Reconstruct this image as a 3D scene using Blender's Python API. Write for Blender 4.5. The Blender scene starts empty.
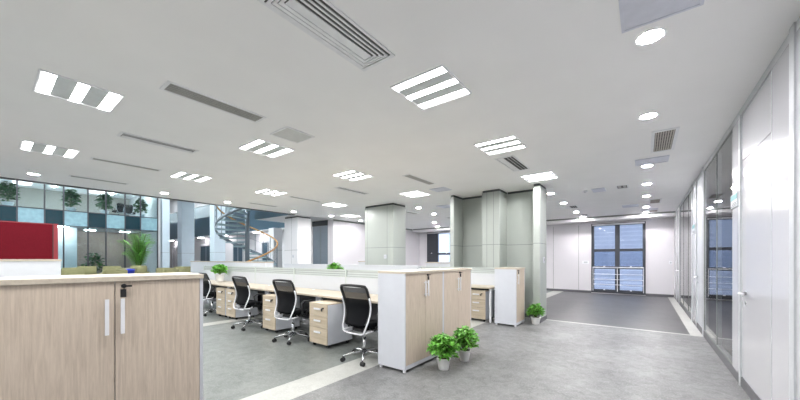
import bpy, bmesh, math, random
from mathutils import Vector, Matrix
random.seed(7)
PI = math.pi
C = bpy.context.scene.collection
SC = bpy.context.scene
H = 2.95      # ceiling height
EYE = 1.35

# ------------------------------------------------------------------ materials
def new_mat(name):
    m = bpy.data.materials.new(name); m.use_nodes = True
    nt = m.node_tree
    return m, nt, nt.nodes['Principled BSDF']

def plain(name, col, rough=0.5, metal=0.0, noise=0.03, scale=12, spec=0.5):
    m, nt, p = new_mat(name)
    p.inputs['Roughness'].default_value = rough
    p.inputs['Metallic'].default_value = metal
    p.inputs['Specular IOR Level'].default_value = spec
    n = nt.nodes.new('ShaderNodeTexNoise'); n.inputs['Scale'].default_value = scale
    tc = nt.nodes.new('ShaderNodeTexCoord'); nt.links.new(tc.outputs['Object'], n.inputs['Vector'])
    r = nt.nodes.new('ShaderNodeValToRGB')
    a = [max(0, c*(1-noise)) for c in col]; b = [min(1, c*(1+noise)) for c in col]
    r.color_ramp.elements[0].color = (*a, 1); r.color_ramp.elements[1].color = (*b, 1)
    r.color_ramp.elements[0].position = 0.35; r.color_ramp.elements[1].position = 0.65
    nt.links.new(n.outputs['Fac'], r.inputs['Fac']); nt.links.new(r.outputs['Color'], p.inputs['Base Color'])
    return m

def wood(name, light, dark, axis='Z', scale=1.0):
    m, nt, p = new_mat(name)
    p.inputs['Roughness'].default_value = 0.45
    tc = nt.nodes.new('ShaderNodeTexCoord'); mp = nt.nodes.new('ShaderNodeMapping')
    s = {'Z': (22, 22, 1.1), 'X': (1.1, 22, 22), 'Y': (22, 1.1, 22)}[axis]
    mp.inputs['Scale'].default_value = [v*scale for v in s]
    n = nt.nodes.new('ShaderNodeTexNoise'); n.inputs['Scale'].default_value = 1.6
    n.inputs['Detail'].default_value = 6; n.inputs['Distortion'].default_value = 0.6
    n2 = nt.nodes.new('ShaderNodeTexNoise'); n2.inputs['Scale'].default_value = 9; n2.inputs['Detail'].default_value = 3
    add = nt.nodes.new('ShaderNodeMath'); add.operation = 'MULTIPLY_ADD'; add.inputs[1].default_value = 0.35
    sub = nt.nodes.new('ShaderNodeMath'); sub.operation = 'SUBTRACT'; sub.inputs[1].default_value = 0.175
    r = nt.nodes.new('ShaderNodeValToRGB')
    r.color_ramp.elements[0].color = (*dark, 1); r.color_ramp.elements[1].color = (*light, 1)
    r.color_ramp.elements[0].position = 0.3; r.color_ramp.elements[1].position = 0.66
    L = nt.links.new
    L(tc.outputs['Object'], mp.inputs['Vector']); L(mp.outputs[0], n.inputs['Vector']); L(mp.outputs[0], n2.inputs['Vector'])
    L(n2.outputs['Fac'], add.inputs[0]); L(n.outputs['Fac'], add.inputs[2]); L(add.outputs[0], sub.inputs[0])
    L(sub.outputs[0], r.inputs['Fac']); L(r.outputs['Color'], p.inputs['Base Color'])
    return m

def speckle(name, a, b, c, rough=0.45, fine=55, big=1.3):
    """terrazzo-like vinyl: soft clouds and fine speckles"""
    m, nt, p = new_mat(name)
    p.inputs['Roughness'].default_value = rough
    tc = nt.nodes.new('ShaderNodeTexCoord')
    n1 = nt.nodes.new('ShaderNodeTexNoise'); n1.inputs['Scale'].default_value = big; n1.inputs['Detail'].default_value = 5
    n2 = nt.nodes.new('ShaderNodeTexNoise'); n2.inputs['Scale'].default_value = fine; n2.inputs['Detail'].default_value = 4
    n3 = nt.nodes.new('ShaderNodeTexNoise'); n3.inputs['Scale'].default_value = 9; n3.inputs['Detail'].default_value = 8
    n3.inputs['Distortion'].default_value = 1.0
    r1 = nt.nodes.new('ShaderNodeValToRGB'); r2 = nt.nodes.new('ShaderNodeValToRGB')
    r1.color_ramp.elements[0].color = (*a, 1); r1.color_ramp.elements[1].color = (*b, 1)
    r1.color_ramp.elements[0].position = .38; r1.color_ramp.elements[1].position = .62
    r2.color_ramp.elements[0].position = .50; r2.color_ramp.elements[1].position = .68
    mx = nt.nodes.new('ShaderNodeMix'); mx.data_type = 'RGBA'; mx.inputs['B'].default_value = (*c, 1)
    mm = nt.nodes.new('ShaderNodeMath'); mm.operation = 'MULTIPLY'; mm.inputs[1].default_value = .5
    av = nt.nodes.new('ShaderNodeMath'); av.operation = 'MULTIPLY_ADD'; av.inputs[1].default_value = .5
    L = nt.links.new
    for n in (n1, n2, n3): L(tc.outputs['Object'], n.inputs['Vector'])
    hf = nt.nodes.new('ShaderNodeMath'); hf.operation = 'MULTIPLY'; hf.inputs[1].default_value = .5
    L(n3.outputs['Fac'], hf.inputs[0])
    L(n1.outputs['Fac'], av.inputs[0]); L(hf.outputs[0], av.inputs[2]); L(av.outputs[0], r1.inputs['Fac'])
    L(n2.outputs['Fac'], r2.inputs['Fac']); L(r2.outputs['Color'], mm.inputs[0]); L(mm.outputs[0], mx.inputs['Factor'])
    L(r1.outputs['Color'], mx.inputs['A']); L(mx.outputs['Result'], p.inputs['Base Color'])
    return m

def emit(name, col, strength):
    m = bpy.data.materials.new(name); m.use_nodes = True; nt = m.node_tree
    nt.nodes.remove(nt.nodes['Principled BSDF'])
    e = nt.nodes.new('ShaderNodeEmission'); e.inputs['Color'].default_value = (*col, 1); e.inputs['Strength'].default_value = strength
    nt.links.new(e.outputs[0], nt.nodes['Material Output'].inputs['Surface'])
    return m

def glass(name, tint=(.85, .9, .9), ior=1.45, rough=0.01, refl=1.0):
    m = bpy.data.materials.new(name); m.use_nodes = True; nt = m.node_tree
    nt.nodes.remove(nt.nodes['Principled BSDF'])
    t = nt.nodes.new('ShaderNodeBsdfTransparent'); t.inputs['Color'].default_value = (*tint, 1)
    g = nt.nodes.new('ShaderNodeBsdfGlossy'); g.inputs['Roughness'].default_value = rough
    g.inputs['Color'].default_value = (refl, refl, refl, 1)
    fr = nt.nodes.new('ShaderNodeFresnel'); fr.inputs['IOR'].default_value = ior
    mx = nt.nodes.new('ShaderNodeMixShader'); L = nt.links.new
    L(fr.outputs[0], mx.inputs[0]); L(t.outputs[0], mx.inputs[1]); L(g.outputs[0], mx.inputs[2])
    L(mx.outputs[0], nt.nodes['Material Output'].inputs['Surface'])
    return m

def seethrough(name, col, open_, stripes=0, axis=2):
    """woven mesh / frosted banding: opaque cloth mixed with transparency"""
    m, nt, p = new_mat(name)
    p.inputs['Base Color'].default_value = (*col, 1); p.inputs['Roughness'].default_value = .8; p.inputs['Specular IOR Level'].default_value = .15
    t = nt.nodes.new('ShaderNodeBsdfTransparent'); mx = nt.nodes.new('ShaderNodeMixShader')
    L = nt.links.new
    tc = nt.nodes.new('ShaderNodeTexCoord')
    if stripes:
        sp = nt.nodes.new('ShaderNodeSeparateXYZ'); L(tc.outputs['Object'], sp.inputs[0])
        mu = nt.nodes.new('ShaderNodeMath'); mu.operation = 'MULTIPLY'; mu.inputs[1].default_value = stripes
        fr = nt.nodes.new('ShaderNodeMath'); fr.operation = 'FRACT'
        gt = nt.nodes.new('ShaderNodeMath'); gt.operation = 'GREATER_THAN'; gt.inputs[1].default_value = .45
        sc = nt.nodes.new('ShaderNodeMath'); sc.operation = 'MULTIPLY'; sc.inputs[1].default_value = open_
        L(sp.outputs[axis], mu.inputs[0]); L(mu.outputs[0], fr.inputs[0]); L(fr.outputs[0], gt.inputs[0]); L(gt.outputs[0], sc.inputs[0])
        L(sc.outputs[0], mx.inputs[0])
    else:
        mx.inputs[0].default_value = open_
    L(p.outputs[0], mx.inputs[1]); L(t.outputs[0], mx.inputs[2])
    L(mx.outputs[0], nt.nodes['Material Output'].inputs['Surface'])
    return m

M = {
 'ceil': plain('ceiling_paint', (.93, .93, .928), .9, noise=.01, scale=2),
 'ceilv': plain('ceiling_paint_far', (.90, .89, .90), .9, noise=.01, scale=2),
 'floor_aisle': speckle('floor_vinyl_light', (.125, .127, .127), (.235, .237, .237), (.33, .33, .326)),
 'floor_bay': speckle('floor_vinyl_green_grey', (.12, .134, .125), (.205, .22, .208), (.28, .29, .278)),
 'floor_far': speckle('floor_vinyl_dark', (.064, .064, .066), (.095, .095, .098), (.125, .125, .127), rough=.4),
 'floor_strip': speckle('floor_vinyl_white', (.42, .425, .395), (.49, .495, .465), (.60, .60, .58)),
 'wall': plain('wall_white', (.70, .70, .71), .6, noise=.01, scale=2),
 'wallp': plain('wall_panel_white', (.66, .645, .67), .5, noise=.01, scale=2),
 'green': plain('column_panel_pale_green', (.375, .405, .378), .45, noise=.012, scale=3),
 'bluewhite': plain('column_blue_white', (.60, .69, .75), .45, noise=.02, scale=2),
 'seam': plain('panel_seam_grey', (.20, .22, .21), .6),
 'dark': plain('dark_metal', (.035, .04, .05), .45),
 'gap': plain('shadow_gap_dark', (.06, .065, .07), .7),
 'skirt': plain('skirting_dark_grey', (.12, .12, .13), .5),
 'alu': plain('aluminium_frame', (.50, .52, .54), .35),
 'alum2': plain('aluminium_light_grey', (.50, .52, .54), .4),
 'glosswhite': plain('gloss_white_panel', (.50, .50, .525), .18, noise=.01, scale=2),
 'doorwhite': plain('door_gloss_grey_white', (.48, .48, .50), .2, noise=.01, scale=2),
 'chrome': plain('chrome', (.75, .76, .78), .15, metal=1),
 'silver': plain('silver_plastic', (.76, .77, .80), .35, metal=.1),
 'white': plain('white_melamine', (.58, .60, .645), .4, noise=.01),
 'whitep': plain('white_screen_panel', (.56, .58, .61), .5, noise=.01),
 'wood_door': wood('oak_laminate_vertical', (.61, .52, .425), (.475, .395, .315), 'Z', 2.4),
 'wood_top': wood('oak_laminate_pale_top', (.50, .44, .35), (.41, .355, .275), 'X'),
 'wood_topy': wood('oak_laminate_pale_top_long', (.56, .50, .41), (.47, .41, .33), 'Y'),
 'wood_drawer': wood('oak_laminate_drawer', (.56, .48, .365), (.45, .375, .275), 'X'),
 'black': plain('black_plastic', (.007, .0075, .009), .4),
 'fabric': plain('black_fabric', (.006, .0065, .008), .95, spec=.1, scale=60, noise=.2),
 'meshdark': seethrough('chair_mesh_dense', (.004, .0045, .006), .02),
 'meshopen': seethrough('chair_mesh_open', (.006, .006, .007), .12),
 'rubber': plain('caster_black', (.01, .01, .012), .5),
 'frost': seethrough('frosted_banded_glass', (.48, .515, .50), .35, stripes=24),
 'glass': glass('clear_glass', (.74, .86, .90)),
 'railglass': seethrough('balustrade_glass', (.45, .58, .62), .55),
 'glassr': glass('partition_glass', (.80, .81, .84), 1.6),
 'glassw': glass('window_glass', (.76, .80, .86), 1.4),
 'bandd': plain('spandrel_dark_teal', (.006, .030, .042), .15),
 'bandl': plain('spandrel_light_blue', (.22, .36, .41), .25, noise=.08, scale=5),
 'navy': plain('fascia_navy', (.035, .075, .11), .3),
 'brown': plain('brown_wall_panel', (.38, .28, .235), .5, noise=.1),
 'beige': plain('beige_office_wall', (.42, .39, .35), .6, noise=.08),
 'red': plain('red_fabric_screen', (.105, .006, .012), .9, noise=.08, scale=90, spec=.1),
 'redl': plain('red_edge_trim', (.19, .012, .02), .5),
 'olive': plain('olive_upholstery', (.27, .26, .125), .85, noise=.06),
 'blue': plain('blue_plastic', (.01, .03, .45), .5),
 'orange': wood('handrail_orange_wood', (.52, .28, .09), (.38, .19, .05), 'X'),
 'steel': plain('stair_steel_grey', (.19, .23, .26), .35, metal=.5),
 'tread': plain('stair_tread_pale_blue', (.32, .44, .48), .35),
 'pot': plain('white_plant_pot', (.78, .78, .77), .4),
 'soil': plain('soil', (.05, .035, .02), .9),
 'leafA': plain('leaf_bright_green', (.15, .42, .06), .4, noise=.45, scale=25),
 'leafB': plain('leaf_deep_green', (.03, .13, .025), .5, noise=.4, scale=10),
 'stem': plain('stem_green', (.10, .17, .04), .6),
 'ventg': plain('vent_grey', (.40, .40, .38), .6),
 'ventb': plain('vent_blade_brown_grey', (.50, .46, .42), .6),
 'ventd': plain('vent_dark_slot', (.08, .08, .08), .7),
 'ventw': plain('vent_white_metal', (.84, .85, .87), .5),
 'panelg': plain('ceiling_access_panel_grey', (.68, .70, .78), .45),
 'panelg2': plain('ceiling_hatch_grey', (.62, .63, .62), .6),
 'trofr': plain('troffer_reflector', (.66, .70, .70), .6),
 'tube': emit('troffer_lamp', (1.0, .99, .985), 6),
 'spot': emit('downlight_lamp', (1.0, .975, 1.0), 72),
 'spotf': emit('downlight_lamp_strong', (1.0, .97, .99), 190),
 'spot2': emit('downlight_lamp_atrium', (1.0, .93, .98), 9),
 'roof_fill': emit('atrium_fill_glow', (.90, .96, 1.0), 8.5),  # glow of the fill panels added above the atrium
 'int_lamp': emit('office_lamp', (1.0, .97, .93), 28),
 'int_lamp_b': emit('office_lamp_bright', (1.0, .97, .93), 40),
 'room': emit('room_fill_glow', (1.0, .98, .96), 30),  # glow of the fill added behind the glass partition
 'signteal': plain('sign_teal', (.10, .35, .36), .4),
 'signw': plain('sign_grey', (.52, .55, .57), .4),
 'ext': plain('outside_wall_blue_grey', (.50, .52, .57), .7, noise=.06, scale=1.5),
 'extl': plain('outside_louvre_blue', (.56, .58, .63), .6, noise=.04),
}

# ------------------------------------------------------------------ mesh helpers
def BM(): return bmesh.new()

def box(bm, x0, x1, y0, y1, z0, z1, bev=0.0):
    vs = [bm.verts.new(p) for p in ((x0,y0,z0),(x1,y0,z0),(x1,y1,z0),(x0,y1,z0),(x0,y0,z1),(x1,y0,z1),(x1,y1,z1),(x0,y1,z1))]
    fs = [bm.faces.new([vs[i] for i in f]) for f in ((0,3,2,1),(4,5,6,7),(0,1,5,4),(1,2,6,5),(2,3,7,6),(3,0,4,7))]
    if bev > 0:
        es = list({e for f in fs for e in f.edges})
        bmesh.ops.bevel(bm, geom=es, offset=bev, segments=2, affect='EDGES', profile=.7)
    return bm

def bx(x0, x1, y0, y1, z0, z1, bev=0.0): return box(BM(), x0, x1, y0, y1, z0, z1, bev)

def tube(bm, pts, r, n=8, cap=True, closed=False):
    pts = [Vector(p) for p in pts]; rings = []
    N = len(pts); up = None
    for i, p in enumerate(pts):
        if closed: d = pts[(i+1) % N] - pts[i-1]
        else: d = pts[min(i+1, N-1)] - pts[max(i-1, 0)]
        d.normalize()
        if up is None:
            up = Vector((0,0,1)) if abs(d.z) < .9 else Vector((1,0,0))
        a = d.cross(up)
        if a.length < 1e-4: a = d.cross(Vector((0,1,0)))
        a.normalize(); b = a.cross(d).normalized(); up = b
        rr = r[i] if isinstance(r, (list, tuple)) else r
        rings.append([bm.verts.new(p + (a*math.cos(2*PI*k/n) + b*math.sin(2*PI*k/n))*rr) for k in range(n)])
    for i in range(N if closed else N-1):
        A, B = rings[i], rings[(i+1) % N]
        for k in range(n): bm.faces.new((A[k], A[(k+1)%n], B[(k+1)%n], B[k]))
    if cap and not closed:
        bm.faces.new(rings[0][::-1]); bm.faces.new(rings[-1])
    return bm

def cyl(bm, x, y, z0, z1, r0, r1=None, n=20):
    r1 = r0 if r1 is None else r1
    A = [bm.verts.new((x+r0*math.cos(2*PI*k/n), y+r0*math.sin(2*PI*k/n), z0)) for k in range(n)]
    B = [bm.verts.new((x+r1*math.cos(2*PI*k/n), y+r1*math.sin(2*PI*k/n), z1)) for k in range(n)]
    for k in range(n): bm.faces.new((A[k], A[(k+1)%n], B[(k+1)%n], B[k]))
    bm.faces.new(A[::-1]); bm.faces.new(B)
    return bm

def lathe(prof, n=24):
    bm = BM(); rings = []
    for r, z in prof: rings.append([bm.verts.new((r*math.cos(2*PI*k/n), r*math.sin(2*PI*k/n), z)) for k in range(n)])
    for A, B in zip(rings, rings[1:]):
        for k in range(n): bm.faces.new((A[k], A[(k+1)%n], B[(k+1)%n], B[k]))
    bm.faces.new(rings[0][::-1]); bm.faces.new(rings[-1])
    return bm

def obj(name, bm, mat, parent=None, smooth=False):
    me = bpy.data.meshes.new(name)
    bmesh.ops.recalc_face_normals(bm, faces=bm.faces[:])
    bm.to_mesh(me); bm.free()
    if smooth:
        for p in me.polygons: p.use_smooth = True
    me.materials.append(M[mat] if isinstance(mat, str) else mat)
    o = bpy.data.objects.new(name, me); C.objects.link(o)
    if parent is not None: o.parent = parent
    return o

def thing(name, label, cat, loc=(0,0,0), rz=0, group=None):
    o = bpy.data.objects.new(name, None); C.objects.link(o); o.empty_display_size = .1
    o.location = loc; o.rotation_euler = (0, 0, rz)
    o['label'] = label; o['category'] = cat
    if group: o['group'] = group
    return o

def tag(o, label, cat, group=None, kind=None):
    o['label'] = label; o['category'] = cat
    if group: o['group'] = group
    if kind: o['kind'] = kind
    return o

def struct(name, bm, mat, parent=None):
    o = obj(name, bm, mat, parent)
    if parent is None: o['kind'] = 'structure'
    return o

def copytree(o, parent=None):
    c = o.copy(); C.objects.link(c)
    if parent is not None: c.parent = parent
    for ch in list(o.children): copytree(ch, c)
    return c

def dup(o, loc, rz, label, group=None):
    c = copytree(o); c.location = loc; c.rotation_euler = (0, 0, rz); c['label'] = label
    if group: c['group'] = group
    return c

# ------------------------------------------------------------------ room shell
XW = .81           # face of right-hand partition
XE = -9.95         # edge of the office ceiling toward the atrium
YB = 14.8          # back wall
struct('floor', bx(-2.7, XW+.02, -5, 7.60, -.1, 0), 'floor_aisle')
struct('floor', bx(-10.2, -3.09, -5, YB, -.1, 0), 'floor_bay')
struct('floor', bx(-2.7, .64, 7.69, YB, -.1, 0), 'floor_far')
struct('floor', bx(-44, -10.2, -5, 12.4, -.1, 0), 'floor_aisle')
struct('floor', bx(XW+.02, 4.3, -5, YB, -.1, 0), 'floor_far')
struct('trim_1', bx(-3.09, -2.7, -5, YB, -.1, 0), 'floor_strip')      # pale band beside the desks
struct('trim_2', bx(-2.7, XW+.02, 7.60, 7.69, -.1, 0), 'floor_strip')  # pale band across the corridor
struct('trim_3', bx(.64, XW+.02, 7.69, YB, -.1, 0), 'floor_strip')     # pale band along the partition
struct('trim_4', bx(-7.33, -7.02, -4.9, YB-.1, 0, .002), 'floor_strip')

# ceiling, with the recess holes left to fixtures that sit just under it
struct('ceiling', bx(XE, XW+.02, -5, YB, H, H+.25), 'ceil')
struct('ceiling', bx(XW+.02, 4.3, -5, YB, H, H+.25), 'ceilv')
struct('trim_5', bx(XE-.04, XE, -5, 6.8, H-.03, H+.55), 'skirt')       # dark edge toward the atrium
struct('wall_above', bx(XE-.02, XE+.1, -5, 12.4, H+.25, 7.6), 'wall')
struct('trim_6', bx(-9.95, XW, YB-.7, YB-.02, H-.14, H), 'ceilv')      # bulkhead at the back

# back wall with two window openings
W1 = (-1.70, .02, .03, 2.74)
W2 = (-9.45, -5.6, .95, 2.79)
bm = BM()
box(bm, -10.2, W2[0], YB, YB+.2, 0, H)
box(bm, W2[1], W1[0], YB, YB+.2, 0, H)
box(bm, W1[1], 4.3, YB, YB+.2, 0, H)
box(bm, W1[0], W1[1], YB, YB+.2, W1[3], H); box(bm, W1[0], W1[1], YB, YB+.2, 0, W1[2])
box(bm, W2[0], W2[1], YB, YB+.2, W2[3], H); box(bm, W2[0], W2[1], YB, YB+.2, 0, W2[2])
struct('wall_back', bm, 'wallp')
bm = BM()
for x in (-3.1, -2.15, -4.9): box(bm, x-.006, x+.006, YB-.008, YB, .1, 2.72)
struct('trim_7', bm, 'seam')
bm = BM()
for a, b in ((-9.95, W1[0]), (W1[1], XW)): box(bm, a, b, YB-.012, YB, 0, .09)
struct('baseboard_back', bm, 'skirt')
struct('trim_8', bx(-9.9, XW, YB-.73, YB-.70, H-.05, H), 'seam')

def window_unit(name, x0, x1, z0, z1, mulls, trans, railz=None):
    w = thing(name, '', 'window'); del w['label']; del w['category']; w['kind'] = 'structure'
    bm = BM(); y0, y1 = YB-.03, YB+.12; t = .09
    box(bm, x0, x0+t, y0, y1, z0, z1); box(bm, x1-t, x1, y0, y1, z0, z1)
    box(bm, x0+t, x1-t, y0, y1, z0, z0+.13); box(bm, x0+t, x1-t, y0, y1, z1-t, z1)
    for mx in mulls: box(bm, mx-.075, mx+.075, y0, y1, z0+.13, z1-t)
    xs = [x0+t] + [q for mx in mulls for q in (mx-.075, mx+.075)] + [x1-t]
    for tz in trans:
        for a, b in zip(xs[::2], xs[1::2]): box(bm, a, b, y0, y1, tz-.05, tz+.05)
    obj('window_frame', bm, 'dark', w)
    zs = [z0+.13] + [q for tz in trans for q in (tz-.05, tz+.05)] + [z1-t]
    for a, b in zip(xs[::2], xs[1::2]):
        for c, d in zip(zs[::2], zs[1::2]):
            obj('pane', bx(a, b, YB+.04, YB+.05, c, d), 'glassw', w)
            if d-c > .5:
                obj('latch', bx((a+b)/2-.03, (a+b)/2+.03, YB-.05, YB-.03, c-.02, c+.01), 'silver', w)
    bm = BM(); box(bm, x0+.03, x1-.03, YB-.05, YB-.03, z1-.075, z1-.02, 0)
    obj('blind_roll', bm, 'silver', w)
    if railz:
        bm = BM()
        for z in railz: tube(bm, [(x0+.05, YB-.07, z), (x1-.05, YB-.07, z)], .009 if z < 1.0 else .022, 8)
        for x in (x0+.06, (x0+x1)/2, x1-.06): tube(bm, [(x, YB-.055, .1), (x, YB-.055, railz[-1])], .012, 6)
        obj('guard_rail', bm, 'silver', w)
    return w
window_unit('window_1', *W1, [-.84], [1.69, 1.02], [.36, .56, .76, 1.02])
window_unit('window_2', *W2, [-8.88, -7.6, -6.6], [1.62])
obj('side_panel', bx(-9.36, -8.955, YB+.0, YB+.03, 1.08, 2.70), 'dark', bpy.data.objects['window_2'])
# wall outside the windows
bm = bx(-12, 6, 22, 22.3, -3, 12)
ext = tag(obj('outside_building', bm, 'ext'), 'blue grey wall of the neighbouring building seen through windows', 'building')
bm = BM()
for k in range(60): box(bm, -12, 6, 21.93, 22, -2.9+k*.24, -2.84+k*.24)
obj('louvre', bm, 'extl', ext)

# left side walls at the back of the office
struct('wall_left', bx(-10.2, -9.97, 8.6, YB, 0, H), 'wallp')
bm = BM()
box(bm, -10.3, -10.2, 8.6, 8.8, 0, H); box(bm, -12.6, -11.35, 8.6, 8.8, 0, H)
struct('wall_lobby', bm, 'wall')
d = struct('door_1', bx(-11.35, -10.3, 8.66, 8.72, 0, 2.74), plain('door_blue_grey', (.20, .245, .285), .3))
obj('door_seam', bx(-10.83, -10.82, 8.65, 8.66, 0, 2.74), 'seam', d)
obj('door_head', bx(-11.35, -10.3, 8.62, 8.76, 2.74, H), 'gap', d)
struct('trim_9', bx(-9.97, -9.955, 8.6, YB-.7, H-.06, H), 'seam')

# front wall behind the camera, so that light stays inside
struct('wall_front', bx(-44, 4.3, -5.2, -5, 0, 7.6), 'wall')
struct('wall_outer', bx(4.3, 4.5, -5, YB, 0, H), 'wall')

# ------------------------------------------------------------------ columns and panelled core
def panelled(x0, x1, y0, y1, mat='green', z=1.685, mids=()):
    c = struct('wall_core', bx(x0, x1, y0, y1, 0, H-.05), mat)
    obj('shadow_gap', bx(x0+.01, x1-.01, y0+.01, y1-.01, H-.05, H), 'gap', c)
    bm = BM(); e = .0015
    for a, b in ((x0-e, x1+e),): box(bm, a, b, y0-e, y0, z-.006, z+.006)
    box(bm, x1, x1+e, y0, y1, z-.006, z+.006)
    for mx in mids: box(bm, mx-.005, mx+.005, y0-e, y0, 0, H-.05)
    obj('panel_joint', bm, 'seam', c)
    obj('skirting', bx(x0-.008, x1+.008, y0-.008, y1, 0, .09), 'skirt', c)
    return c
panelled(-6.80, -5.70, 7.12, 7.72, mids=(-6.70, -5.92))
panelled(-11.08, -10.24, 7.12, 7.72, mat='wall', mids=(-10.62,))
panelled(-3.89, -3.79, 7.16, 7.72)
panelled(-3.05, -2.63, 7.16, 7.72, mids=(-2.93, -2.77))
panelled(-1.90, -1.76, 7.16, 7.72)
for a, b in ((-3.79, -3.05), (-2.63, -1.90)): panelled(a, b, 7.66, 7.72)
for x, y, z, face, lab in ((-5.98, 7.11, 1.42, 'y', 'small white light switch on the pale green square column'),
                     (-10.50, 7.11, 1.45, 'y', 'small white light switch on the white column nearest the spiral stair'),
                     (-1.752, 7.45, 1.33, 'x', 'small white light switch on the end face of the green panelled wall'),
                     (-1.90, YB-.006, 1.22, 'y2', 'pair of switches on the back wall left of the window'),
                     (.72, YB-.006, 1.22, 'y2', 'white switch on the narrow wall right of the back window')):
    if face == 'x':
        o = obj('light_switch', bx(x-.008, x+.008, y-.045, y+.045, z-.06, z+.06, .003), 'white')
        obj('rocker', bx(x+.008, x+.012, y-.025, y+.025, z-.035, z+.035), 'glosswhite', o)
    else:
        w = .12 if lab.startswith('pair') else .045
        o = obj('light_switch', bx(x-w, x+w, y-.01, y+.01, z-.055, z+.055, .003), 'silver' if face == 'y2' else 'white')
        obj('rocker', bx(x-w*.55, x+w*.55, y-.014, y-.01, z-.03, z+.03), 'alum2' if face == 'y2' else 'glosswhite', o)
    tag(o, lab, 'light switch')

# ------------------------------------------------------------------ right-hand partition
T = .09
def rbox(y0, y1, z0, z1, x0=0, x1=T): return bx(XW+x0, XW+x1, y0, y1, z0, z1)
struct('baseboard_right', rbox(-5, 14.78, 0, .10, -.001, T), 'skirt')
struct('trim_10', rbox(-5, 14.78, H-.07, H, 0, T), 'alum2')
def solid(y0, y1, mat='glosswhite'): return struct('wall_right', rbox(y0, y1, .10, H-.07), mat)
def post(y, w=.06): return struct('trim_11', rbox(y-w/2, y+w/2, 0, H-.0, -.012, T+.01), 'alu')
solid(-5, 1.2); solid(1.26, 3.36)
post(3.38, .09)
solid(3.43, 3.86)
# door_2 : grey-white double skin leaf
def rdoor(name, y0, y1, ztop, leafmat, hy, seam=None):
    d = struct(name, rbox(y0+.016, y1-.05, .02, ztop, .008, .055), leafmat)
    bm = BM()
    box(bm, XW-.0, XW+T, y0, y0+.014, 0, H-.07); box(bm, XW-.01, XW+T, y1-.05, y1, 0, H-.07)
    obj('door_frame', bm, 'alu', d)
    obj('transom_panel', rbox(y0+.016, y1-.05, ztop+.008, H-.07, .008, .055), leafmat, d)
    bm = BM(); s = 1 if hy < (y0+y1)/2 else -1
    tube(bm, [(XW+.01, hy, 1.0), (XW-.04, hy, 1.0), (XW-.045, hy+s*.03, 1.0), (XW-.045, hy+s*.19, 1.0)], .012, 8)
    cyl_b = tube(bm, [(XW+.02, hy, 1.0), (XW+.008, hy, 1.0)], .026, 14)
    obj('door_handle', bm, 'silver', d, True)
    bm = tube(BM(), [(XW+.02, hy, .90), (XW+.002, hy, .90)], .022, 14)
    obj('key_cylinder', bm, 'chrome', d, True)
    if seam: obj('glazing_bead', rbox(seam-.006, seam+.006, .02, ztop, .016, .02), 'seam', d)
    return d
rdoor('door_2', 3.87, 4.95, 2.38, 'doorwhite', 4.74)
solid(4.95, 5.33)
def glazed(name, ys, mat='glassr'):
    w = thing(name, '', 'w'); del w['label']; del w['category']; w['kind'] = 'structure'
    for a, b in zip(ys, ys[1:]):
        obj('pane', rbox(a+.008, b-.008, .12, H-.10, .010, .020), mat, w)
    bm = BM()
    for y in ys: box(bm, XW+.004, XW+.03, y-.007, y+.007, .12, H-.09)
    box(bm, XW+.004, XW+.03, ys[0], ys[-1], .10, .12); box(bm, XW+.004, XW+.03, ys[0], ys[-1], H-.09, H-.07)
    obj('glazing_bar', bm, 'seam', w)
    return w
glazed('window_3', [5.35, 6.41, 7.62])
post(7.66, .06); solid(7.69, 7.83)
rdoor('door_3', 7.85, 8.62, 2.30, 'alum2', 8.45)
solid(8.64, 9.25); post(9.32, .08)
glazed('window_4', [9.4, 10.2, 11.4, 12.5])
post(12.58, .1); rdoor('door_4', 12.66, 13.6, 2.3, 'doorwhite', 12.8); solid(13.6, 14.78)
# rooms behind: a pale blind wall at some distance, side walls between rooms
bm = BM()
for y in (5.1, 7.75, 9.1, 12.6): box(bm, XW+T+.01, 4.3, y-.05, y+.05, 0, H)
struct('wall_rooms', bm, 'wall')
# signs next to the doors
def sign(y0, y1, z0, z1, lab):
    s = tag(obj('door_sign', bx(XW-.016, XW-.001, y0, y1, z0, z1, .002), 'signw'), lab, 'sign')
    obj('sign_band', bx(XW-.019, XW-.016, y0+.01, y1-.01, z0+(z1-z0)*.55, z1-.01), 'signteal', s)
    bm = BM()
    for k in range(3): box(bm, XW-.0175, XW-.016, y0+.03, y1-.03-k*.03, z0+.012+k*.016, z0+.018+k*.016)
    obj('lettering', bm, 'dark', s)
sign(4.98, 5.31, 1.93, 2.08, 'small teal and grey room sign on the white panel beside the nearest door')
sign(8.75, 9.15, 1.88, 2.06, 'small grey room sign on the white panel beyond the second door')

# ------------------------------------------------------------------ ceiling fixtures
def troffer():
    t = thing('ceiling_light', '', 'ceiling light')
    s = .28; bm = BM()
    # shallow tray frame just below the ceiling
    box(bm, -s, s, -s, -s+.012, -.012, 0); box(bm, -s, s, s-.012, s, -.012, 0)
    box(bm, -s, -s+.012, -s+.012, s-.012, -.012, 0); box(bm, s-.012, s, -s+.012, s-.012, -.012, 0)
    obj('frame', bm, 'ventw', t)
    for y in (-.212, 0, .212):
        obj('diffuser', bx(-.262, .262, y-.038, y+.038, -.004, -.003), 'tube', t)
    for y in (-.106, .106):
        bm = bx(-.262, .262, y-.064, y+.064, -.0035, -.001)
        for sx in (-1, 1): box(bm, sx*.235-.022, sx*.235+.022, y-.05, y+.05, -.0045, -.0035)
        obj('reflector', bm, 'trofr', t)
    return t
base_t = troffer(); first = True
TL = [(-1.60, 2.58, 'near'), (-1.62, 4.45, ''), (-1.63, 6.60, ''), (-4.32, .57, ''), (-4.36, 2.51, ''), (-4.45, 4.32, ''), (-4.50, 6.48, ''),
      (-6.91, .60, ''), (-7.02, 2.48, ''), (-7.13, 4.22, ''), (-7.28, 6.34, ''), (-1.62, .57, ''), (-8.66, 8.3, '')]
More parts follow.
